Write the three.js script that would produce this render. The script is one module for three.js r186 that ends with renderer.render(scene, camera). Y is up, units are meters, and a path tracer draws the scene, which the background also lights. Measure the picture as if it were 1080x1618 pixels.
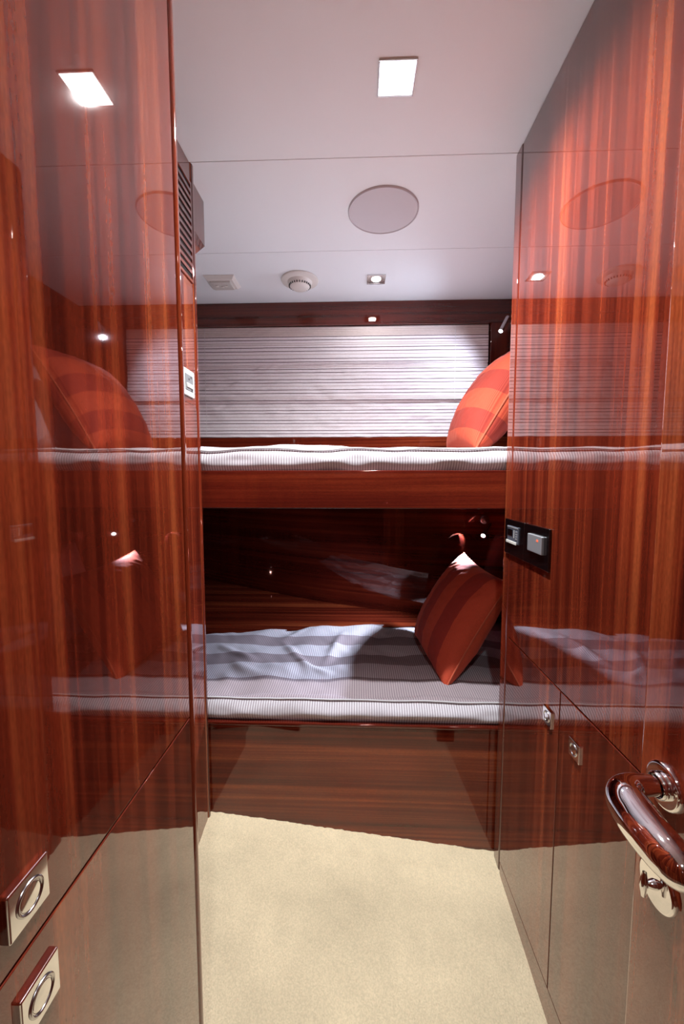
import * as THREE from 'three';
import { RoundedBoxGeometry } from 'three/addons/geometries/RoundedBoxGeometry.js';
import { mergeGeometries } from 'three/addons/utils/BufferGeometryUtils.js';
import { RectAreaLightUniformsLib } from 'three/addons/lights/RectAreaLightUniformsLib.js';

// ---------------------------------------------------------------- camera, renderer, exposure, sky
// Measured frame: the lens is the origin, x right, y up, z forward along the cabin. V() turns it into the scene's metres (floor near y = 0).
const EYE = 1.2;
const V = (x, y, z) => new THREE.Vector3(x, y + EYE, -z);
const scene = new THREE.Scene();
scene.background = new THREE.Color(0x000000);
const camera = new THREE.PerspectiveCamera(104.36, 1080 / 1618, 0.02, 20);
camera.position.set(0, EYE, 0);
camera.rotation.set(THREE.MathUtils.degToRad(-4.535), THREE.MathUtils.degToRad(2.037), 0, 'YXZ');
scene.add(camera);
const renderer = new THREE.WebGLRenderer({ antialias: true });
renderer.toneMapping = THREE.LinearToneMapping;
renderer.toneMappingExposure = 1.82;
renderer.shadowMap.enabled = true;
RectAreaLightUniformsLib.init();
// brightness of the cabin's lamps
const MAIN = 6.8, SMALL = 225, PASSAGE = 600, READ_UP = 0.66, READ_LOW = 3.6;

// ---------------------------------------------------------------- helpers
let seed = 12345;
const rnd = () => { seed = (seed * 1664525 + 1013904223) >>> 0; return seed / 4294967296; };
const lerp = (a, b, t) => a + (b - a) * t, clamp = (x, a, b) => Math.min(b, Math.max(a, x));
const smooth = (a, b, x) => { const t = clamp((x - a) / (b - a), 0, 1); return t * t * (3 - 2 * t); };
const hash = (x, y) => { let h = (x * 374761393 + y * 668265263) | 0; h = Math.imul(h ^ (h >>> 13), 1274126177); return ((h ^ (h >>> 16)) >>> 0) / 4294967296; };
// value noise that repeats every (px, py) cells
function noise(x, y, px = 1 << 20, py = 1 << 20) {
  const xi = Math.floor(x), yi = Math.floor(y), fx = x - xi, fy = y - yi;
  const ux = fx * fx * (3 - 2 * fx), uy = fy * fy * (3 - 2 * fy);
  const w = (a, p) => ((a % p) + p) % p;
  const x0 = w(xi, px), x1 = w(xi + 1, px), y0 = w(yi, py), y1 = w(yi + 1, py);
  return lerp(lerp(hash(x0, y0), hash(x1, y0), ux), lerp(hash(x0, y1), hash(x1, y1), ux), uy);
}
const used = new Map();
function numbered(n) { const k = used.get(n) ?? 0; used.set(n, k + 1); return k ? n + '_' + String(k).padStart(3, '0') : n; }
function thing(name, label, category, at, group) {
  const o = new THREE.Group(); o.name = numbered(name); o.position.copy(at); scene.add(o);
  o.userData = { label, category }; if (group) o.userData.group = group;
  return o;
}
function structure(name, at) { const o = new THREE.Group(); o.name = name; o.position.copy(at); o.userData = { kind: 'structure' }; scene.add(o); return o; }
const originOf = (o) => { const v = new THREE.Vector3(); while (o && o !== scene) { v.add(o.position); o = o.parent; } return v; };
// geometry given in scene metres becomes one mesh under parent
function part(name, geos, mat, parent = scene, label) {
  let g = Array.isArray(geos) ? merge(geos) : geos;
  const o = originOf(parent); g.translate(-o.x, -o.y, -o.z);
  const m = new THREE.Mesh(g, mat); m.name = parent === scene ? numbered(name) : name; m.castShadow = m.receiveShadow = true;
  if (label) m.userData.label = label;
  parent.add(m); return m;
}
function merge(list) {
  return mergeGeometries(list.map((g) => { g = g.index ? g.toNonIndexed() : g; for (const k of Object.keys(g.attributes)) if (!['position', 'normal', 'uv'].includes(k)) g.deleteAttribute(k); return g; }));
}
// uv in metres by each triangle's main axis; the grain ('x', 'y' or 'z') runs along v
function grainUV(g, grain = 'y', du = 0, dv = 0) {
  g = g.index ? g.toNonIndexed() : g;
  const p = g.attributes.position, n = p.count, uv = new Float32Array(n * 2), A = new THREE.Vector3(), B = new THREE.Vector3(), C = new THREE.Vector3();
  for (let i = 0; i < n; i += 3) {
    A.fromBufferAttribute(p, i); B.fromBufferAttribute(p, i + 1); C.fromBufferAttribute(p, i + 2);
    const N = B.clone().sub(A).cross(C.clone().sub(A)), a = [Math.abs(N.x), Math.abs(N.y), Math.abs(N.z)], k = a.indexOf(Math.max(...a));
    const axes = ['x', 'y', 'z'].filter((_, j) => j !== k), gv = axes.includes(grain) ? grain : axes[1], gu = axes.find((q) => q !== gv);
    [A, B, C].forEach((P, j) => { uv[(i + j) * 2] = P[gu] + du; uv[(i + j) * 2 + 1] = P[gv] * 0.5 + dv; });
  }
  g.setAttribute('uv', new THREE.BufferAttribute(uv, 2)); return g;
}
function box(x0, x1, y0, y1, z0, z1, r = 0.002, seg = 2) {
  const w = Math.abs(x1 - x0), h = Math.abs(y1 - y0), d = Math.abs(z1 - z0), c = V((x0 + x1) / 2, (y0 + y1) / 2, (z0 + z1) / 2);
  const g = r > 0 ? new RoundedBoxGeometry(w, h, d, seg, Math.min(r, w / 2 - 1e-5, h / 2 - 1e-5, d / 2 - 1e-5)) : new THREE.BoxGeometry(w, h, d);
  return g.translate(c.x, c.y, c.z);
}
const wbox = (grain, x0, x1, y0, y1, z0, z1, r = 0.002, seg = 2) => grainUV(box(x0, x1, y0, y1, z0, z1, r, seg), grain, rnd() * 0.6, rnd());
// a solid of revolution about an axis through c; profile = [[radius, along], ...]
function lathe(profile, c, axis, seg = 40) {
  const g = new THREE.LatheGeometry(profile.map(([r, y]) => new THREE.Vector2(r, y)), seg);
  g.applyQuaternion(new THREE.Quaternion().setFromUnitVectors(new THREE.Vector3(0, 1, 0), axis.clone().normalize()));
  return g.translate(c.x, c.y, c.z);
}
// a tube with its own radius along a smooth path, round ends; squash flattens it vertically
function limb(points, radii, seg = 60, around = 24, squash = 1) {
  const curve = new THREE.CatmullRomCurve3(points), fr = curve.computeFrenetFrames(seg, false), pos = [], uv = [], idx = [];
  const rad = (t) => { const s = t * (radii.length - 1), i = Math.min(Math.floor(s), radii.length - 2), f = s - i, g = (k) => radii[clamp(k, 0, radii.length - 1)], p0 = g(i - 1), p1 = g(i), p2 = g(i + 1), p3 = g(i + 2); return Math.max(0.0005, p1 + 0.5 * f * (p2 - p0 + f * (2 * p0 - 5 * p1 + 4 * p2 - p3 + f * (3 * (p1 - p2) + p3 - p0)))); };
  for (let i = 0; i <= seg; i++) {
    const t = i / seg, P = curve.getPointAt(t), r = rad(t);
    for (let j = 0; j <= around; j++) {
      const a = (j / around) * Math.PI * 2, d = fr.normals[i].clone().multiplyScalar(Math.cos(a) * r).add(fr.binormals[i].clone().multiplyScalar(Math.sin(a) * r));
      d.y *= squash; pos.push(P.x + d.x, P.y + d.y, P.z + d.z); uv.push(j / around, t);
    }
  }
  for (let i = 0; i < seg; i++) for (let j = 0; j < around; j++) { const a = i * (around + 1) + j, b = a + around + 1; idx.push(a, b, a + 1, b, b + 1, a + 1); }
  const g = new THREE.BufferGeometry(); g.setAttribute('position', new THREE.Float32BufferAttribute(pos, 3)); g.setAttribute('uv', new THREE.Float32BufferAttribute(uv, 2)); g.setIndex(idx); g.computeVertexNormals();
  return g;
}
// grid surface from f(u, v) -> Vector3, with uvs from t(u, v)
function sheet(nu, nv, f, t, flip = false) {
  const pos = [], uv = [], idx = [];
  for (let j = 0; j <= nv; j++) for (let i = 0; i <= nu; i++) { const P = f(i / nu, j / nv), q = t(i / nu, j / nv); pos.push(P.x, P.y, P.z); uv.push(q[0], q[1]); }
  for (let j = 0; j < nv; j++) for (let i = 0; i < nu; i++) { const a = j * (nu + 1) + i, b = a + nu + 1; flip ? idx.push(a, b, a + 1, a + 1, b, b + 1) : idx.push(a, a + 1, b, a + 1, b + 1, b); }
  const g = new THREE.BufferGeometry(); g.setAttribute('position', new THREE.Float32BufferAttribute(pos, 3)); g.setAttribute('uv', new THREE.Float32BufferAttribute(uv, 2)); g.setIndex(idx); g.computeVertexNormals();
  return g;
}
function texture(w, h, fn, srgb = true) {
  const data = new Uint8Array(w * h * 4);
  for (let y = 0; y < h; y++) for (let x = 0; x < w; x++) { const c = fn(x / w, y / h), o = (y * w + x) * 4; data[o] = clamp(c[0], 0, 255); data[o + 1] = clamp(c[1], 0, 255); data[o + 2] = clamp(c[2], 0, 255); data[o + 3] = 255; }
  const t = new THREE.DataTexture(data, w, h); t.wrapS = t.wrapT = THREE.RepeatWrapping; t.magFilter = THREE.LinearFilter; t.minFilter = THREE.LinearMipmapLinearFilter; t.generateMipmaps = true;
  if (srgb) t.colorSpace = THREE.SRGBColorSpace; t.needsUpdate = true; return t;
}
const mix3 = (a, b, t) => [lerp(a[0], b[0], t), lerp(a[1], b[1], t), lerp(a[2], b[2], t)];

// ---------------------------------------------------------------- materials
// sapele veneer: 1 m across the grain by 2 m along it, ribbon stripes with fine pores
function veneer(light, mid, dark, k, contrast) {
  return texture(2048, 2048, (u, v) => {
    const x = (u + (noise(u * 6 + k, v * 3, 6, 3) - 0.5) * 0.012 + 1) % 1;
    const s = (f, o, n) => noise(x * f, o + v * n, f, n);
    let r = 0.22 * s(20, 10 + k, 1) + 0.33 * s(52, 40 + k, 2) + 0.28 * s(120, 80 + k, 3) + 0.17 * s(300, 140 + k, 6);
    r = clamp((r - 0.5) * contrast + 0.5, 0, 1);
    const fine = noise(u * 900, v * 60, 900, 60), fleck = noise(u * 700 + 5, v * 420, 700, 420), cloud = noise(u * 9, v * 14, 9, 14);
    const c = r < 0.5 ? mix3(dark, mid, r * 2) : mix3(mid, light, r * 2 - 1);
    const g = 0.86 + 0.1 * fine + 0.12 * fleck + 0.12 * (cloud - 0.5);
    return [c[0] * g, c[1] * g, c[2] * g];
  });
}
const woodMap = veneer([146, 67, 36], [106, 36, 20], [70, 20, 12], 0, 2.0);
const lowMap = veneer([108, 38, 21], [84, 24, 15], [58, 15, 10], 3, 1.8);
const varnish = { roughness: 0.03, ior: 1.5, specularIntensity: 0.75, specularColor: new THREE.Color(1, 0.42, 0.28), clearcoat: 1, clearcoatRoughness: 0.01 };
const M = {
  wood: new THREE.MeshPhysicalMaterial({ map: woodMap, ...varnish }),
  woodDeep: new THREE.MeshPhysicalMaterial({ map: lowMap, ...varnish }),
  woodMatt: new THREE.MeshStandardMaterial({ map: lowMap, roughness: 0.5 }),
  gap: new THREE.MeshStandardMaterial({ color: 0x140705, roughness: 0.8 }),
  ceiling: new THREE.MeshStandardMaterial({ color: new THREE.Color().setRGB(0.9, 0.92, 0.93), roughness: 0.55 }),
  speaker: new THREE.MeshStandardMaterial({ color: new THREE.Color().setRGB(0.66, 0.62, 0.64), roughness: 0.8 }),
  white: new THREE.MeshStandardMaterial({ color: new THREE.Color().setRGB(0.78, 0.72, 0.66), roughness: 0.4 }),
  ivory: new THREE.MeshStandardMaterial({ color: new THREE.Color().setRGB(0.6, 0.56, 0.51), roughness: 0.35 }),
  greyPlastic: new THREE.MeshStandardMaterial({ color: new THREE.Color().setRGB(0.16, 0.155, 0.155), roughness: 0.4 }),
  chrome: new THREE.MeshStandardMaterial({ color: new THREE.Color().setRGB(0.86, 0.84, 0.84), metalness: 1, roughness: 0.05 }),
  steel: new THREE.MeshStandardMaterial({ color: new THREE.Color().setRGB(0.62, 0.6, 0.6), metalness: 1, roughness: 0.22 }),
  black: new THREE.MeshPhysicalMaterial({ color: 0x050405, roughness: 0.25, clearcoat: 1, clearcoatRoughness: 0.03 }),
  rocker: new THREE.MeshStandardMaterial({ color: new THREE.Color().setRGB(0.42, 0.4, 0.42), metalness: 0.6, roughness: 0.35 }),
  lamp: new THREE.MeshStandardMaterial({ color: 0xffffff, emissive: new THREE.Color(0.95, 0.97, 1), emissiveIntensity: 9 }),
  led: new THREE.MeshStandardMaterial({ color: 0xffffff, emissive: new THREE.Color(0.85, 0.93, 1), emissiveIntensity: 9 }),
  redLed: new THREE.MeshStandardMaterial({ color: 0x551008, emissive: new THREE.Color(1, 0.12, 0.04), emissiveIntensity: 0.8 }),
  screen: new THREE.MeshStandardMaterial({ color: new THREE.Color().setRGB(0.08, 0.08, 0.1), roughness: 0.2 }),
};
// cream cut-pile carpet, 1 m square
const carpetMap = texture(1024, 1024, (u, v) => {
  const a = noise(u * 9, v * 9, 9, 9), b = noise(u * 26 + 7, v * 26, 26 + 0, 26), f = noise(u * 420, v * 420, 420, 420), m = noise(u * 4, v * 5, 4, 5);
  const g = 0.9 + 0.05 * a + 0.04 * b + 0.09 * (f - 0.5) + 0.09 * (m - 0.3);
  return [230 * g, 206 * g, 170 * g];
});
const carpetBump = texture(1024, 1024, (u, v) => { const g = 150 * noise(u * 500, v * 500, 500, 500) + 70 * noise(u * 90, v * 90, 90, 90); return [g, g, g]; }, false);
M.carpet = new THREE.MeshPhysicalMaterial({ map: carpetMap, bumpMap: carpetBump, bumpScale: 0.002, roughness: 1, sheen: 0.25, sheenRoughness: 0.6, sheenColor: new THREE.Color(1, 0.95, 0.85) });
// ribbed bed cover: ribs every 8 mm across u; v in metres from the front bottom edge, wide printed bands
const bands = [[0, 0], [0.085, 1], [0.229, 0], [0.334, 1], [0.43, 0], [0.53, 1], [0.625, 0], [0.77, 1], [0.87, 0]];
const ticking = (banded) => texture(512, 1024, (u, v) => {
  const d = v * 1.024; let k = 0; for (const [at, c] of bands) if (d >= at) k = c;
  if (!banded) k = 0;
  const rib = 0.5 + 0.5 * Math.cos(u * 8 * 2 * Math.PI), w = Math.pow(rib, 1.4), f = 0.96 + 0.08 * noise(u * 90, v * 600, 90, 600);
  const lo = k ? [126, 108, 112] : [164, 150, 155], hi = k ? [162, 144, 146] : [222, 214, 218], c = mix3(lo, hi, w);
  return [c[0] * f, c[1] * f, c[2] * f];
});
function cloth(map) { map.repeat.set(1 / 0.064, 1 / 1.024); return new THREE.MeshPhysicalMaterial({ map, roughness: 0.9, sheen: 0.2, sheenRoughness: 0.5, sheenColor: new THREE.Color(1, 1, 1) }); }
M.coverBanded = cloth(ticking(true));
M.coverPlain = cloth(ticking(false));
M.piping = new THREE.MeshStandardMaterial({ color: new THREE.Color().setRGB(0.5, 0.45, 0.46), roughness: 0.9 });
// orange cushion cover: two reds in bands, fine ribs along the bands; uv 0..1 over the cushion
const cushionMap = texture(1024, 1024, (u, v) => {
  const b = (v * 5.6 + 0.25) % 2 < 1, rib = 0.5 + 0.5 * Math.cos(u * 2 * Math.PI * 110), f = 0.95 + 0.1 * noise(u * 400, v * 400, 400, 400);
  const c = mix3(b ? [182, 57, 31] : [146, 36, 23], b ? [206, 84, 52] : [170, 58, 39], rib);
  return [c[0] * f, c[1] * f, c[2] * f];
});
M.cushion = new THREE.MeshPhysicalMaterial({ map: cushionMap, roughness: 0.85, sheen: 0.2, sheenRoughness: 0.5, sheenColor: new THREE.Color(1, 0.6, 0.45) });
M.cushionPiping = new THREE.MeshStandardMaterial({ color: new THREE.Color().setRGB(0.5, 0.09, 0.04), roughness: 0.85 });
// roman blind: woven off-white cloth with thin brown lines in pairs; v from bottom (0) to top (1)
const lineAt = [195, 217, 268, 292, 342, 364, 410, 433, 480, 502, 550, 573, 620, 640, 687, 708, 755, 776, 825, 846].map((y) => 1 - (y - 130) / 738);
const faintAt = [150, 162, 172, 182, 238, 250, 314, 386, 396, 455, 525, 596, 607, 663, 731, 800].map((y) => 1 - (y - 130) / 738);
const blindMap = texture(512, 1536, (u, v) => {
  let c = [228, 214, 214]; const weave = 0.96 + 0.05 * noise(u * 256, v * 900, 256, 900);
  let d = 9; for (const a of lineAt) d = Math.min(d, Math.abs(v - a)); c = mix3([86, 52, 54], c, smooth(0.0019, 0.004, d));
  let e = 9; for (const a of faintAt) e = Math.min(e, Math.abs(v - a)); c = mix3([176, 146, 140], c, smooth(0.0014, 0.0034, e));
  if (v > 0.915) c = mix3(c, [196, 170, 158], 0.5);
  const slub = noise(u * 120, Math.floor(v * 300), 120, 300); const g = weave * (0.97 + 0.05 * slub);
  return [c[0] * g, c[1] * g, c[2] * g];
});
M.blind = new THREE.MeshPhysicalMaterial({ map: blindMap, roughness: 0.9, side: THREE.DoubleSide });
M.stitch = new THREE.MeshStandardMaterial({ color: new THREE.Color().setRGB(0.62, 0.55, 0.54), roughness: 0.9 });

// ---------------------------------------------------------------- lamps that light the room
function downlight(x, z, size, power, label, spread) {
  const t = thing('downlight', label, 'ceiling light', V(x, 0.9, z)), h = size / 2, y = 0.9;
  const rim = spread === 'round' ? 0.009 : 0.004, fr = [];
  fr.push(box(x - h, x + h, y - 0.004, y + 0.004, z - h, z - h + rim, 0.0012), box(x - h, x + h, y - 0.004, y + 0.004, z + h - rim, z + h, 0.0012));
  fr.push(box(x - h, x - h + rim, y - 0.004, y + 0.004, z - h + rim, z + h - rim, 0.0012), box(x + h - rim, x + h, y - 0.004, y + 0.004, z - h + rim, z + h - rim, 0.0012));
  part('frame', fr, M.steel, t);
  const i = h - rim;
  if (spread === 'round') {
    part('reflector', box(x - i, x + i, y - 0.0008, y + 0.003, z - i, z + i, 0), M.steel, t);
    part('diffuser', lathe([[0.001, 0], [i * 0.62, 0], [i * 0.66, 0.0012], [i * 0.66, 0.002]], V(x, y - 0.003, z), new THREE.Vector3(0, 1, 0)), M.lamp, t);
  } else part('diffuser', box(x - i, x + i, y - 0.0016, y + 0.003, z - i, z + i, 0.001), M.lamp, t);
  const s = spread === 'round' ? i * 1.1 : i * 1.35;
  if (spread === 'beam') {                     // recessed lamp: the beam fades out towards the ceiling
    const L = new THREE.SpotLight(0xeefaff, power, 0, 1.37, 1); L.name = 'downlight_glow'; L.castShadow = true; L.shadow.radius = 0.6;
    L.position.set(0, -0.016, 0); L.target.position.set(0, -1, 0); t.add(L, L.target);
  } else {
    const L = new THREE.RectAreaLight(0xeefaff, power, s, s); L.name = 'downlight_glow'; L.position.set(0, -0.006, 0); L.rotation.x = -Math.PI / 2; t.add(L);
  }
  return t;
}
downlight(0.088, 0.968, 0.084, MAIN, 'large square ceiling downlight shining full white above the floor', 'beam');
downlight(0.087, 1.862, 0.082, SMALL, 'small square ceiling downlight with a round lamp above the upper bunk', 'round');
downlight(0.07, -0.42, 0.084, PASSAGE, 'square ceiling downlight in the passage behind the camera', 'full');

// ---------------------------------------------------------------- the room shell
const EDGE = 1.205;      // end of the side panels, front of the bunks
const floorAt = (x, z) => -1.1446 - 0.1183 * x + 0.13 * (z - 1.22);
{
  const f = structure('floor', V(0, -1.15, 0.3));
  const top = sheet(150, 300, (u, v) => {
    const x = lerp(-0.62, 0.6, u), z = lerp(-1.0, 1.36, v);
    const s = EDGE - 0.055 - z, ridge = 0.003 * Math.exp(-(s * s) / 0.00006) + 0.0035 * smooth(0.02, -0.02, s);
    const fuzz = 0.004 * (noise(x * 90, z * 90) - 0.5) * smooth(1.12, 1.2, z) + 0.003 * (noise(x * 7 + 3, z * 7) - 0.5);
    return V(x, floorAt(x, z) + ridge + fuzz, z);
  }, (u, v) => [lerp(-0.62, 0.6, u), lerp(-1.0, 1.36, v)]);
  part('carpet', top, M.carpet, f);
  const slab = box(-0.62, 0.6, -1.62, -1.5, -1.0, 1.36, 0); part('underlay', slab, M.gap, f);
}
{
  const c = structure('ceiling', V(0, 0.9, 0.5)), cuts = [-1.0, 1.187, 1.638, 2.12];
  for (let i = 0; i < 3; i++) part('ceiling_panel', box(-1.3, 1.0, 0.9, 0.93, cuts[i] + 0.0008, cuts[i + 1] - 0.0008, 0.0012), M.ceiling, c);
  part('ceiling_backing', box(-1.34, 1.04, 0.931, 0.96, -1.02, 2.95, 0), M.gap, c);
}
part('wall_near', wbox('y', -0.7, 1.0, -1.6, 0.9, -1.03, -0.98, 0), M.wood).userData.kind = 'structure';
part('wall_left', wbox('y', -0.56, -0.5, -1.6, 0.9, -0.98, 1.12, 0), M.wood).userData.kind = 'structure';
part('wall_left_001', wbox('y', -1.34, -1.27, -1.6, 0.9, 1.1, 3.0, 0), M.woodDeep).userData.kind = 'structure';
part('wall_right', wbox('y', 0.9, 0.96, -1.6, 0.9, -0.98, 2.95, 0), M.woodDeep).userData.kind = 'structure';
// far wall above the upper bunk, built as a frame round the blind
{
  const w = structure('wall_far', V(0, 0.02, 2.08));
  const z0 = 2.08, z1 = 2.12;
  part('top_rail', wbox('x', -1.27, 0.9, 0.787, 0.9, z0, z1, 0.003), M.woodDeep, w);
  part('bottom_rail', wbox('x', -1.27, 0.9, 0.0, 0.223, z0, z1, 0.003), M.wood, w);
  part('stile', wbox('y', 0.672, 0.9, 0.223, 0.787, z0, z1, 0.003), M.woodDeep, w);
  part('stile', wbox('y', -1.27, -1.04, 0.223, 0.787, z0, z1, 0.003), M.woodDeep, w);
  part('back_panel', box(-1.27, 0.9, 0.0, 0.9, 2.15, 2.17, 0), M.gap, w);
}
// curved hull lining behind the lower bunk
{
  const pts = [[-1.3, 2.96], [-1.087, 2.833], [-0.314, 2.382], [0.131, 2.19], [0.55, 2.08], [0.92, 2.02]];
  const curve = new THREE.SplineCurve(pts.map(([x, z]) => new THREE.Vector2(x, z)));
  const g = sheet(80, 2, (u, v) => { const q = curve.getPoint(u); return V(q.x, lerp(-1.0, -0.08, v), q.y); }, (u, v) => [v * 0.94 * 0.7, u * 1.2], false);
  const back = sheet(80, 2, (u, v) => { const q = curve.getPoint(u); return V(q.x, lerp(-1.0, -0.08, v), q.y + 0.03); }, (u, v) => [v, u], true);
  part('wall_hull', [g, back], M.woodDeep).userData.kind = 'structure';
  // shelf between the lower mattress and the hull
  const sh = new THREE.Shape(), zb = (x) => 1.955 + 0.185 * x;
  sh.moveTo(-1.27, zb(-1.27) + 0.002); sh.lineTo(0.9, zb(0.9) + 0.002);
  for (let i = 40; i >= 0; i--) { const q = curve.getPoint(i / 40); sh.lineTo(clamp(q.x, -1.27, 0.9), q.y - 0.001); }
  const sg = new THREE.ExtrudeGeometry(sh, { depth: 0.1, bevelEnabled: false });   // shape (x, z) becomes (x, -, -z)
  sg.rotateX(-Math.PI / 2); sg.translate(0, EYE - 0.822, 0);
  const s = part('shelf', grainUV(sg, 'x', 0.2, 0.1), M.wood);
  s.userData = { label: 'triangular varnished wood shelf between the lower mattress and the dark back wall', category: 'shelf' };
}

// ---------------------------------------------------------------- joinery
// left wardrobe beside the camera
const LX = -0.267;
function pushLatch(door, side, x, y0, y1, z0, z1) {      // chrome square with a round push button; side = +1 faces +x
  const d = side * 0.0045, c = V(x + d, (y0 + y1) / 2, (z0 + z1) / 2), r = (z1 - z0) * 0.33, ax = new THREE.Vector3(side, 0, 0);
  const pl = part('latch', box(Math.min(x - side * 0.003, x + d), Math.max(x - side * 0.003, x + d), y0, y1, z0, z1, 0.0016, 3), M.chrome, door, 'square chrome push latch');
  const ring = lathe([[r * 0.8, -0.001], [r * 0.82, 0.0009], [r * 0.92, 0.0014], [r, 0.0009], [r * 1.03, -0.001]], c, ax, 48);
  const btn = lathe([[0, 0.0006], [r * 0.7, 0.0006], [r * 0.76, 0], [r * 0.77, -0.001]], c, ax, 48);
  part('latch_ring', ring, M.steel, door); part('latch_button', btn, M.chrome, door);
  return pl;
}
{
  const t = thing('wardrobe', 'tall glossy mahogany wardrobe along the left wall with two chrome latches', 'wardrobe', V(-0.38, -1.2, 0.2));
  part('carcass', wbox('y', -0.5, LX - 0.02, -1.5, 0.898, -0.9, 0.597, 0), M.wood, t);
  const up = part('upper_door', wbox('y', LX - 0.019, LX, -0.3795, 0.897, -0.45, 0.604, 0.0012), M.wood, t);
  const low = part('lower_door', wbox('y', LX - 0.019, LX, -1.5, -0.3825, -0.45, 0.604, 0.0012), M.wood, t);
  part('panel', wbox('y', LX - 0.019, LX, -1.5, 0.897, -0.9, -0.453, 0.0012), M.wood, t);
  part('corner_post', wbox('y', -0.5, LX + 0.001, -1.5, 0.925, 0.606, 0.628, 0.012, 5), M.wood, t);
  pushLatch(up, 1, LX, -0.3555, -0.3155, 0.267, 0.307);
  pushLatch(low, 1, LX, -0.452, -0.411, 0.272, 0.312);
}
// left locker between the wardrobe and the bunks
const KX = -0.475;
{
  const t = thing('locker', 'narrow mahogany locker panel left of the bunks holding vent and outlet', 'cabinet', V(-0.55, -1.15, 1.15));
  part('side_panel', wbox('y', KX - 0.02, KX, -1.5, 0.898, 0.8, EDGE - 0.02, 0.001), M.wood, t);
  part('end_panel', wbox('y', -1.27, KX - 0.001, -1.5, 0.898, EDGE - 0.03, EDGE - 0.002, 0), M.woodDeep, t);
  part('corner_post', wbox('y', KX - 0.03, KX + 0.004, -1.5, 0.925, EDGE - 0.018, EDGE + 0.0015, 0.007, 5), M.wood, t);
  const shp = new THREE.Shape(), z0 = -0.09 - 1.1, rr = 0.02, a0 = 1.0, a1 = 1.18, b0 = -0.61, b1 = 0.217;
  shp.moveTo(a0, b0); shp.lineTo(a1 - rr, b0); shp.quadraticCurveTo(a1, b0, a1, b0 + rr); shp.lineTo(a1, b1 - rr); shp.quadraticCurveTo(a1, b1, a1 - rr, b1); shp.lineTo(a0, b1); shp.closePath();
  const mk = (off, depth) => { const g = new THREE.ExtrudeGeometry(shp, { depth, bevelEnabled: true, bevelThickness: 0.0008, bevelSize: 0.0008 - off, bevelSegments: 2, curveSegments: 8 }); g.rotateY(Math.PI / 2); g.translate(KX, EYE, 0); return g; };
  part('door_gap', mk(-0.0016, 0.0004), M.gap, t);
  part('locker_door', grainUV(mk(0.0008, 0.0022), 'y', 0.37, 0.2), M.wood, t);
}
{
  const t = thing('air_vent', 'brown louvred air vent high on the left locker panel near the ceiling', 'vent', V(KX, 0.57, 1.13));
  const y0 = 0.575, y1 = 0.835, z0 = 1.03, z1 = 1.178, n = 12, p = (y1 - y0 - 0.016) / n;
  part('frame', [wbox('y', KX, KX + 0.004, y0 - 0.008, y1 + 0.008, z1 - 0.001, z1 + 0.006, 0.001), wbox('y', KX, KX + 0.004, y0 - 0.008, y1 + 0.008, z0 - 0.006, z0 + 0.001, 0.001), wbox('z', KX, KX + 0.004, y1, y1 + 0.008, z0, z1, 0.001), wbox('z', KX, KX + 0.004, y0 - 0.008, y0, z0, z1, 0.001)], M.wood, t);
  part('backing', box(KX, KX + 0.0006, y0, y1, z0, z1, 0), M.gap, t);
  for (let i = 0; i < n; i++) { const y = y0 + 0.014 + i * p; const g = wbox('z', KX, KX + 0.004, y, y + p * 0.5, z0, z1, 0.0008); part('slat', g, M.wood, t); }
}
{
  const t = thing('power_outlet', 'ivory power outlet plate with grey module on the left locker panel', 'outlet', V(KX, 0.235, 1.125));
  part('plate', box(KX, KX + 0.006, 0.236, 0.31, 1.085, 1.163, 0.003, 3), M.ivory, t);
  part('module', box(KX + 0.004, KX + 0.0075, 0.251, 0.295, 1.098, 1.15, 0.0012), M.greyPlastic, t);
  part('rocker', box(KX + 0.006, KX + 0.0105, 0.258, 0.27, 1.104, 1.145, 0.0015), M.ivory, t);
  for (const [y, z] of [[0.286, 1.132], [0.279, 1.118], [0.252, 1.136]]) part('socket_hole', box(KX + 0.007, KX + 0.0078, y, y + 0.006, z, z + 0.007, 0.0003), M.black, t);
}
// small duct box on the ceiling behind the left locker
{
  const t = thing('duct_box', 'small brown box under the ceiling just behind the left vent panel', 'box', V(-0.55, 0.75, 1.31));
  const prof = new THREE.Shape(); prof.moveTo(-0.66, 0.898); prof.lineTo(-0.497, 0.898); prof.lineTo(-0.497, 0.762); prof.lineTo(-0.56, 0.715); prof.lineTo(-0.66, 0.715); prof.closePath();
  const g = new THREE.ExtrudeGeometry(prof, { depth: 0.115, bevelEnabled: true, bevelSize: 0.001, bevelThickness: 0.001, bevelSegments: 1 }); g.translate(0, EYE, -1.345);
  part('housing', grainUV(g, 'y', 0.1, 0.4), M.wood, t);
  part('screw', lathe([[0.0001, 0.002], [0.004, 0.0015], [0.005, 0]], V(-0.53, 0.7365, 1.325), new THREE.Vector3(0.6, -0.8, 0), 16), M.chrome, t);
}
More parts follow.
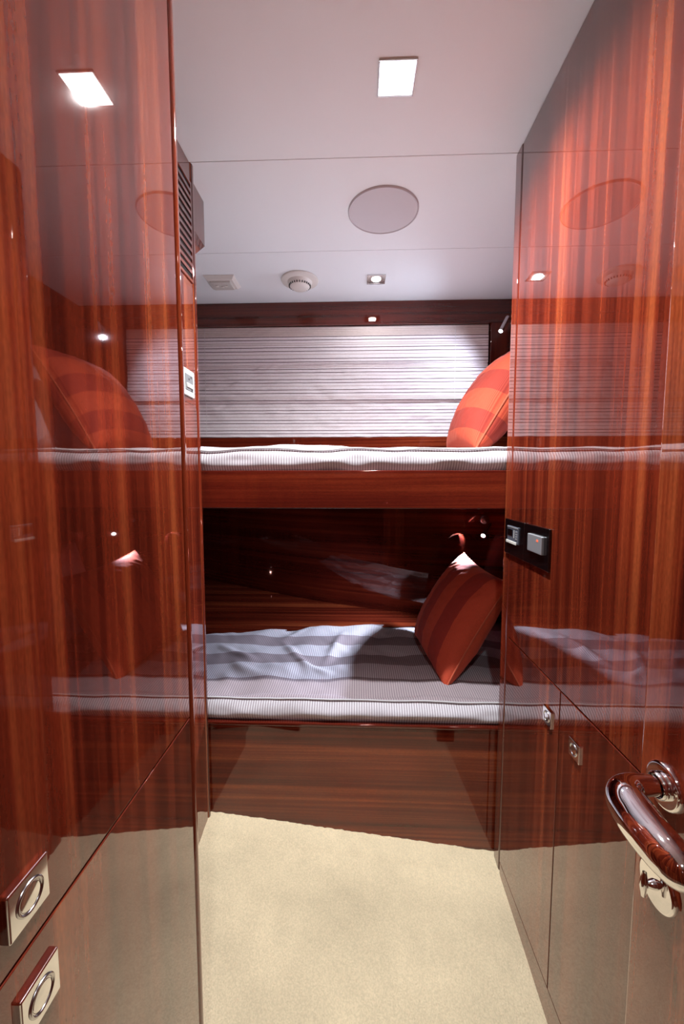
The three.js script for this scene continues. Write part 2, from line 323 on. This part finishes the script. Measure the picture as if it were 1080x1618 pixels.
// right wardrobe
const RX = 0.443;
{
  const t = thing('wardrobe', 'tall glossy mahogany wardrobe on the right with switch panel and low cupboard doors', 'wardrobe', V(0.6, -1.2, 0.75));
  part('carcass', wbox('y', RX + 0.02, 0.899, -1.5, 0.898, 0.2, EDGE - 0.006, 0), M.wood, t);
  part('upper_panel', wbox('y', RX, RX + 0.019, -0.4525, 0.897, 0.21, 1.1485, 0.0012), M.wood, t);
  const a = part('cupboard_door', wbox('y', RX, RX + 0.019, -1.1665, -0.4555, 0.8445, 1.1485, 0.0012), M.wood, t);
  const b = part('cupboard_door', wbox('y', RX, RX + 0.019, -1.1665, -0.4555, 0.45, 0.8415, 0.0012), M.wood, t);
  part('lower_panel', wbox('y', RX, RX + 0.019, -1.1665, -0.4555, 0.21, 0.447, 0.0012), M.wood, t);
  part('kick_board', wbox('z', RX + 0.0005, RX + 0.019, -1.5, -1.1692, 0.21, 1.1485, 0.001), M.wood, t);
  part('corner_post', wbox('y', RX, 0.5, -1.5, 0.925, 1.1515, EDGE, 0.01, 5), M.wood, t);
  pushLatch(a, -1, RX, -0.56, -0.521, 0.87, 0.909);
  pushLatch(b, -1, RX, -0.5595, -0.522, 0.757, 0.795);
}
{
  const t = thing('control_panel', 'black glass control panel with thermostat and grey light switch on right wardrobe', 'switch panel', V(RX, -0.21, 1.04)), x = RX;
  part('glass_plate', box(x - 0.006, x, -0.21, -0.11, 1.0435, 1.177, 0.002, 3), M.black, t);
  part('glass_plate', box(x - 0.006, x, -0.21, -0.11, 0.909, 1.0425, 0.002, 3), M.black, t);
  const th = part('thermostat', box(x - 0.009, x - 0.005, -0.173, -0.127, 1.075, 1.15, 0.0015), M.screen, t);
  part('display', box(x - 0.0098, x - 0.008, -0.155, -0.136, 1.112, 1.146, 0.0004), M.black, th);
  part('header_bar', box(x - 0.0098, x - 0.008, -0.132, -0.128, 1.076, 1.149, 0.0004), M.rocker, th);
  for (let i = 0; i < 4; i++) part('button', box(x - 0.0102, x - 0.008, -0.142 - i * 0.0065, -0.138 - i * 0.0065, 1.08, 1.09, 0.0006), M.rocker, th);
  part('divider', box(x - 0.0098, x - 0.008, -0.158, -0.136, 1.1, 1.102, 0.0003), M.ivory, th);
  part('key_bar', box(x - 0.0108, x - 0.008, -0.176, -0.168, 1.084, 1.154, 0.0012), M.ivory, th, 'pale key bar');
  const sw = part('switch_rocker', box(x - 0.0125, x - 0.005, -0.1745, -0.1315, 0.932, 1.008, 0.002, 3), M.rocker, t);
  part('indicator_light', box(x - 0.0132, x - 0.0118, -0.146, -0.1405, 0.949, 0.957, 0.0006), M.redLed, sw);
}
// open entrance door against the right wall, with its handle
{
  const d = structure('door_1', V(0.42, -1.2, 0.1)), x = 0.4;
  part('door_leaf', wbox('y', x, 0.438, -1.5, 0.894, -0.36, 0.546, 0.006, 4), M.wood, d);
  const ax = new THREE.Vector3(-1, 0, 0), zc = 0.497, y1 = -0.392, y2 = -0.53;
  const rose = (r) => [[0, 0.0066], [r * 0.5, 0.0065], [r * 0.88, 0.0063], [r * 0.92, 0.0061], [r * 0.965, 0.0052], [r * 0.99, 0.0036], [r, 0.001], [r, -0.002]];
  part('rose', lathe(rose(0.029), V(x, y1, zc), ax, 56), M.chrome, d, 'round chrome rose');
  const k = part('thumb_turn_rose', lathe(rose(0.031), V(x, y2, zc), ax, 56), M.chrome, d, 'round chrome lock rose');
  part('thumb_turn', limb([V(x - 0.004, y2, zc), V(x - 0.016, y2, zc), V(x - 0.021, y2, zc)], [0.007, 0.005, 0.001], 16, 20), M.chrome, k);
  part('thumb_turn', limb([V(x - 0.02, y2 + 0.017, zc), V(x - 0.02, y2, zc), V(x - 0.02, y2 - 0.017, zc)], [0.0025, 0.005, 0.0025], 20, 16), M.chrome, k);
  part('neck_collar', lathe([[0.0145, 0.006], [0.0165, 0.008], [0.0165, 0.012], [0.0145, 0.014]], V(x, y1, zc), ax, 40), M.chrome, d);
  part('door_handle', limb([V(x - 0.004, y1, zc), V(x - 0.028, y1, zc), V(x - 0.045, y1 - 0.001, zc - 0.002), V(x - 0.061, y1 - 0.004, zc - 0.016), V(x - 0.066, y1 - 0.007, zc - 0.048), V(x - 0.066, y1 - 0.008, zc - 0.09), V(x - 0.063, y1 - 0.008, zc - 0.125), V(x - 0.061, y1 - 0.008, zc - 0.132)],
    [0.0125, 0.0125, 0.0145, 0.02, 0.0238, 0.0247, 0.0245, 0.024, 0.0225, 0.017, 0.001], 90, 36), M.chrome, d, 'chunky curved chrome lever');
}

// ---------------------------------------------------------------- bunks
{
  const t = thing('upper_bunk', 'upper bunk with red-brown varnished front board spanning between the side panels', 'bunk', V(0, -0.09, 1.5));
  part('front_board', wbox('x', -1.265, 0.897, -0.0855, 0.0305, EDGE + 0.004, EDGE + 0.03, 0.003, 3), M.woodDeep, t);
  part('deck', wbox('x', -1.265, 0.897, -0.075, -0.045, EDGE + 0.031, 2.94, 0), M.woodDeep, t);
}
{
  const t = thing('lower_bunk', 'lower bunk base with horizontally grained mahogany front above the carpet', 'bunk', V(0, -1.2, 1.5));
  part('front_board', wbox('x', -1.265, 0.897, -1.5, -0.786, EDGE + 0.006, EDGE + 0.03, 0.003, 3), M.wood, t);
  part('edge_trim', wbox('x', -1.265, 0.897, -0.786, -0.774, EDGE + 0.002, EDGE + 0.034, 0.004, 4), M.woodDeep, t);
  const pf = new THREE.Shape(); pf.moveTo(-1.265, EDGE + 0.035); pf.lineTo(0.897, EDGE + 0.035); pf.lineTo(0.897, 1.95 + 0.185 * 0.897); pf.lineTo(-1.265, 1.95 - 0.185 * 1.265); pf.closePath();
  const pg = new THREE.ExtrudeGeometry(pf, { depth: 0.016, bevelEnabled: false }); pg.rotateX(-Math.PI / 2); pg.translate(0, EYE - 0.7925, 0); part('platform', grainUV(pg, 'x'), M.woodMatt, t);
}
// a mattress as one closed cover: profile from the front bottom edge over the top to the back
function mattress(name, label, x0, x1, zf, zb, yb, yt, ys, mat, wr, seedK) {
  const t = thing(name, label, 'mattress', V((x0 + x1) / 2, yb, (zf + 1.9) / 2)), L = 0.085, lean = wr.lean;
  const edge = (x) => (noise(x * 9 + seedK, 3.3) - 0.5) * wr.edge + (noise(x * 24 + seedK, 7.7) - 0.5) * wr.edge * 0.35;
  const bump = (x, z) => wr.top * (0.8 * (noise(x * 4 + seedK, z * 5) - 0.5) + 0.75 * (noise(x * 9 - z * 7 + seedK, z * 4 + x * 3) - 0.5) + 0.14 * (noise(x * 24 + z * 16, z * 12 - x * 7 + seedK) - 0.5));
  const fold = (x, z) => { let h = 0; for (const [ax, az, bx, bz, a, w] of wr.folds ?? []) { const dx = bx - ax, dz = bz - az, l2 = dx * dx + dz * dz, t = clamp(((x - ax) * dx + (z - az) * dz) / l2, 0, 1), d = Math.hypot(x - ax - dx * t, z - az - dz * t); h += a * Math.sin(Math.PI * clamp(t, 0.03, 0.97)) * Math.exp(-(d * d) / (w * w)); } return h; };
  const section = (x, s) => {                         // s metres along the cover
    if (s < L) { const k = s / L, b = Math.sin(k * Math.PI); return [lerp(yb, ys + edge(x), k), zf + 0.004 + lean * k * k - 0.014 * b - 0.006 * b * (noise(x * 14 + seedK, k * 2) - 0.5) * 2]; }
    const d = s - L, far = zb(x) - zf - lean, q = Math.min(d, far);
    const roll = smooth(0, 0.05, q), fall = smooth(far - 0.03, far, q);
    return [lerp(ys + edge(x), yt, roll) + (bump(x, q) + fold(x, q)) * roll - fall * 0.012 + 0.004 * Math.sin(clamp(q / 0.035, 0, 1) * Math.PI), zf + lean + q];
  };
  const S = L + 0.9, nv = 190, nu = 420;
  const g = sheet(nu, nv, (u, v) => {
    const x = lerp(x0, x1, u), far = zb(x) - zf - lean; const s = v < 0.16 ? (v / 0.16) * L : v < 0.97 ? L + ((v - 0.16) / 0.81) * far : L + far;
    let [y, z] = section(x, s); if (v >= 0.97) y = lerp(y, yb, (v - 0.97) / 0.03);
    return V(x, y, z);
  }, (u, v) => { const x = lerp(x0, x1, u), far = zb(x) - zf - lean, s = v < 0.16 ? (v / 0.16) * L : L + ((v - 0.16) / 0.81) * far; return [x, s]; });
  const ends = [x0, x1].map((x, i) => { const far = zb(x) - zf - lean; return sheet(60, 1, (u, v) => { const [y, z] = section(x, L * 0.2 + u * (far + L * 0.8)); return V(x, v ? yb : y, z); }, (u, v) => [u * far, v * 0.07], i === 1); });
  part('cover', [g, ...ends], mat, t);
  const pts = []; for (let i = 0; i <= 120; i++) { const x = lerp(x0 + 0.005, x1 - 0.005, i / 120), [y, z] = section(x, L); pts.push(V(x, y + 0.001, z - 0.0015)); }
  part('piping', new THREE.TubeGeometry(new THREE.CatmullRomCurve3(pts), 240, 0.0028, 8), M.piping, t);
  return t;
}
mattress('mattress', 'lower bunk mattress in a ribbed grey cover with wide light and dark bands', -1.25, 0.88, EDGE + 0.016, (x) => 1.955 + 0.185 * x - 0.002, -0.774, -0.72, -0.712, M.coverBanded, { edge: 0.006, top: 0.03, lean: 0.02, folds: [[-0.62, 0.44, -0.36, 0.24, 0.010, 0.022], [-0.34, 0.52, -0.16, 0.17, 0.011, 0.02], [-0.26, 0.3, -0.08, 0.16, 0.009, 0.018], [-0.05, 0.62, -0.13, 0.24, 0.010, 0.02], [0.1, 0.62, -0.02, 0.36, 0.007, 0.022], [-0.5, 0.26, -0.3, 0.12, 0.008, 0.025], [-0.2, 0.68, -0.34, 0.5, 0.008, 0.02]] }, 0);
mattress('mattress', 'upper bunk mattress in a ribbed pale grey cover above the front board', -1.25, 0.88, EDGE + 0.014, () => 2.07, 0.031, 0.108, 0.092, M.coverPlain, { edge: 0.014, top: 0.02, lean: 0.003 }, 31);

// square cushion: centre c, half axes a (along u) and b (along v), thickness T; bands run along a
function cushion(name, label, c, a, b, T, mat, pmat, group) {
  const t = thing(name, label, 'pillow', V(...c)), C = V(...c), A = new THREE.Vector3(a[0], a[1], -a[2]), B = new THREE.Vector3(b[0], b[1], -b[2]), N = A.clone().cross(B).normalize();
  const at = (s, q, side) => {
    const pinch = 0.07, s2 = s * (1 - pinch * (1 - Math.abs(q) ** 2.2) * Math.abs(s) ** 3), q2 = q * (1 - pinch * (1 - Math.abs(s) ** 2.2) * Math.abs(q) ** 3);
    const w = Math.max(0, (1 - s * s) * (1 - q * q)), crease = 0.004 * (noise(s * 7 + 11, q * 7 + side * 5) - 0.5) + 0.003 * (noise(s * 18, q * 18 + side * 9) - 0.5);
    const h = T * Math.pow(w, 0.42) + crease * Math.min(1, w * 4);
    return C.clone().addScaledVector(A, s2).addScaledVector(B, q2).addScaledVector(N, side * h);
  };
  const e = (x) => Math.sin((x * 2 - 1) * Math.PI / 2);
  const faces = [1, -1].map((side) => sheet(70, 70, (u, v) => at(e(u), e(v), side), (u, v) => [(e(u) + 1) / 2, (e(v) + 1) / 2], side < 0));
  part('cover', faces, mat, t);
  const rim = []; for (let k = 0; k < 4; k++) for (let i = 0; i < 30; i++) { const s = -1 + (2 * i) / 30; const [x, y] = [[s, -1], [1, s], [-s, 1], [-1, -s]][k]; rim.push(at(x, y, 1)); }
  part('piping', new THREE.TubeGeometry(new THREE.CatmullRomCurve3(rim, true), 400, 0.0035, 8, true), pmat, t);
  return t;
}
{
  // lower orange cushion: corners measured in the cabin (bottom front, top back), half diagonal 0.304
  const c = [0.396, -0.523, 1.556], d = [0.0835, 0.2, 0.214], u = new THREE.Vector3(...d).normalize(), l = 0.304;
  const a = u.clone().cross(new THREE.Vector3(0, 1, 0)).normalize(), b = u.clone().cross(a), ang = THREE.MathUtils.degToRad(50);
  const h = a.multiplyScalar(Math.cos(ang) * l).add(b.multiplyScalar(Math.sin(ang) * l));   // towards the left corner
  const D = new THREE.Vector3(...d);
  // bottom->right edge direction = (D - h)/... ; half axes along the two sides
  const s1 = D.clone().sub(h).multiplyScalar(0.5), s2 = D.clone().add(h).multiplyScalar(0.5);
  cushion('pillow', 'orange-red striped square pillow propped on one corner on the lower bunk', c, s1.toArray(), s2.toArray(), 0.095, M.cushion, M.cushionPiping);
  cushion('pillow', 'orange-red striped square pillow leaning at the right end of the upper bunk', [0.538, 0.303, 1.66], [0, 0, 0.22], [0.114, 0.19, 0], 0.105, M.cushion, M.cushionPiping);
  cushion('pillow', 'pale grey pillow standing behind the orange pillow on the lower bunk', [0.745, -0.49, 1.56], [0, 0, 0.27], [0.06, 0.2, 0], 0.07, M.coverPlain, M.piping);
  cushion('pillow', 'pale grey pillow mostly hidden behind the orange pillow on the upper bunk', [0.79, 0.305, 1.62], [0, 0, 0.27], [0.07, 0.19, 0], 0.07, M.coverPlain, M.piping);
}

// ---------------------------------------------------------------- blind
{
  const x0 = -1.03, x1 = 0.665, y0 = 0.226, y1 = 0.784, t = thing('roman_blind', 'off-white roman blind with thin brown stripes covering the window over the upper bunk', 'blind', V(-0.18, y0, 2.09));
  const folds = [0, 0.331, 0.668, 1];
  const zAt = (x, v) => {
    let k = v < folds[1] ? 0 : v < folds[2] ? 1 : 2; const f = (v - folds[k]) / (folds[k + 1] - folds[k]);
    const wr = 0.006 * (noise(x * 14 + v * 9, v * 10 - x * 4 + k * 20) - 0.5) + 0.004 * (noise(x * 34 - v * 30, v * 22 + x * 12) - 0.5);
    return 2.097 - 0.012 * (1 - f) * (k < 2 ? 1 : 0.6) + wr * (k < 2 ? 1 : 0.5) * smooth(0, 0.05, 1 - Math.abs(f * 2 - 1) + 0.02);
  };
  const g = sheet(260, 240, (u, v) => { const x = lerp(x0, x1, u); return V(x, lerp(y0, y1, v), zAt(x, v)); }, (u, v) => [u * (x1 - x0) * 1.2, v]);
  part('fabric', g, M.blind, t);
  part('head_rail', box(x0, x1, y1 - 0.02, y1 + 0.002, 2.101, 2.13, 0.001), M.white, t);
  part('hem_bar', box(x0, x1, y0 - 0.001, y0 + 0.012, 2.0975, 2.101, 0.001), M.stitch, t);
  for (const x of [-0.785, 0.5]) { const pts = []; for (let i = 0; i <= 60; i++) pts.push(V(x, lerp(y0 + 0.005, y1 - 0.005, i / 60), zAt(x, lerp(0.009, 0.991, i / 60)) - 0.0004)); part('stitch_line', new THREE.TubeGeometry(new THREE.CatmullRomCurve3(pts), 120, 0.0009, 6), M.stitch, t); }
}

// ---------------------------------------------------------------- reading lamps
function readingLamp(label, head, aim, mount, mid, power, wide, soft) {
  const t = thing('reading_lamp', label, 'lamp', V(...mount)), H = V(...head), Aim = V(...aim), dir = Aim.clone().sub(H).normalize(), Mt = V(...mount);
  const tail = V(...mid), tube = new THREE.CatmullRomCurve3([Mt, V(mount[0], mount[1], mount[2] - 0.035), tail, H]);
  part('arm', new THREE.TubeGeometry(new THREE.CatmullRomCurve3([Mt.clone(), V(mount[0] - 0.005, mount[1], mount[2] - 0.03), tail]), 30, 0.005, 12), M.steel, t);
  const back = tail.clone().sub(H), len = back.length();
  part('lamp_head', lathe([[0.0001, len + 0.01], [0.008, len + 0.008], [0.0095, len], [0.0105, 0.002], [0.0105, 0], [0.009, 0]], H, back, 28), M.steel, t);
  part('lens', lathe([[0.0001, 0.0005], [0.007, 0.0005], [0.009, 0.0015], [0.009, 0.003]], H.clone(), back, 24), M.led, t);
  part('mount_rose', lathe([[0.0001, 0.012], [0.02, 0.011], [0.024, 0.006], [0.025, 0]], Mt, new THREE.Vector3(0, 0, 1), 36), M.steel, t);
  const L = new THREE.SpotLight(0xd4e6ff, power, 0, wide, soft); L.name = 'reading_glow'; L.castShadow = true; L.shadow.radius = 0.4;
  L.position.copy(H).addScaledVector(back.clone().normalize(), -0.006).sub(t.position); L.target.position.copy(Aim).sub(t.position); t.add(L, L.target);
  return t;
}
readingLamp('upper reading lamp, a slim tube beside the blind above the upper pillow', [0.645, 0.667, 1.865], [-0.2, 0.2, 2.02], [0.79, 0.78, 2.08], [0.685, 0.737, 1.9], READ_UP, 1.4, 1);
readingLamp('lower reading lamp glowing under the upper bunk above the lower pillow', [0.55, -0.239, 1.73], [-0.35, -0.74, 1.7], [0.66, -0.2, 2.06], [0.6, -0.2, 1.8], READ_LOW, 0.92, 0.5);

// ---------------------------------------------------------------- ceiling fittings
{
  const t = thing('ceiling_speaker', 'large round grey speaker grille flush in the white ceiling', 'speaker', V(0.088, 0.9, 1.41));
  const up = new THREE.Vector3(0, -1, 0), c = V(0.088, 0.9, 1.41);
  part('rim', lathe([[0.112, -0.002], [0.112, 0.006], [0.1145, 0.0075], [0.117, 0.006], [0.1175, -0.002]], c, up, 80), M.speaker, t);
  part('grille', lathe([[0.0001, 0.005], [0.1122, 0.005], [0.1125, -0.001]], c, up, 80), M.speaker, t);
}
{
  const c = V(-0.256, 0.9, 1.857), up = new THREE.Vector3(0, -1, 0), t = thing('smoke_detector', 'round white smoke detector on the ceiling above the upper bunk', 'smoke detector', c);
  part('base', lathe([[0.0001, -0.001], [0.082, -0.001], [0.084, 0.003], [0.081, 0.009], [0.058, 0.011], [0.0001, 0.011]], c, up, 56), M.white, t);
  part('dome', lathe([[0.0001, 0.042], [0.02, 0.0415], [0.034, 0.039], [0.043, 0.032], [0.045, 0.03], [0.045, 0.028], [0.05, 0.022], [0.056, 0.01]], c, up, 56), M.white, t);
  const slots = []; for (let i = 0; i < 26; i++) { const a = (i / 26) * Math.PI * 2, g = new THREE.BoxGeometry(0.0065, 0.007, 0.004); g.translate(0.0465, 0, 0); g.rotateY(a); slots.push(g.translate(c.x, c.y - 0.027, c.z)); }
  part('vent_slot', slots, M.black, t);
}
{
  const x0 = -0.676, x1 = -0.539, z0 = 1.8, z1 = 1.913, t = thing('ceiling_sensor', 'square cream ceiling fitting with raised centre near the left locker', 'sensor', V(-0.607, 0.9, 1.856));
  const bev = (a, b, c, d, y0, y1, k) => { const s = new THREE.Shape(); s.moveTo(a, c); s.lineTo(b, c); s.lineTo(b, d); s.lineTo(a, d); s.closePath(); const g = new THREE.ExtrudeGeometry(s, { depth: 0.001, bevelEnabled: true, bevelSize: k, bevelThickness: y1 - y0, bevelOffset: -k, bevelSegments: 1 }); g.rotateX(-Math.PI / 2); return g.translate(0, EYE + y0, 0); };
  part('flange', bev(x0, x1, z0, z1, 0.898, 0.912, 0.012), M.white, t);
  part('centre_panel', box(x0 + 0.022, x1 - 0.022, 0.876, 0.9, z0 + 0.02, z1 - 0.02, 0.004, 3), M.ivory, t);
  for (const [a, b] of [[-0.63, 1.85], [-0.607, 1.858], [-0.588, 1.85]]) part('knob', box(a - 0.006, a + 0.006, 0.873, 0.878, b - 0.005, b + 0.006, 0.001), M.white, t);
}
renderer.render(scene, camera);
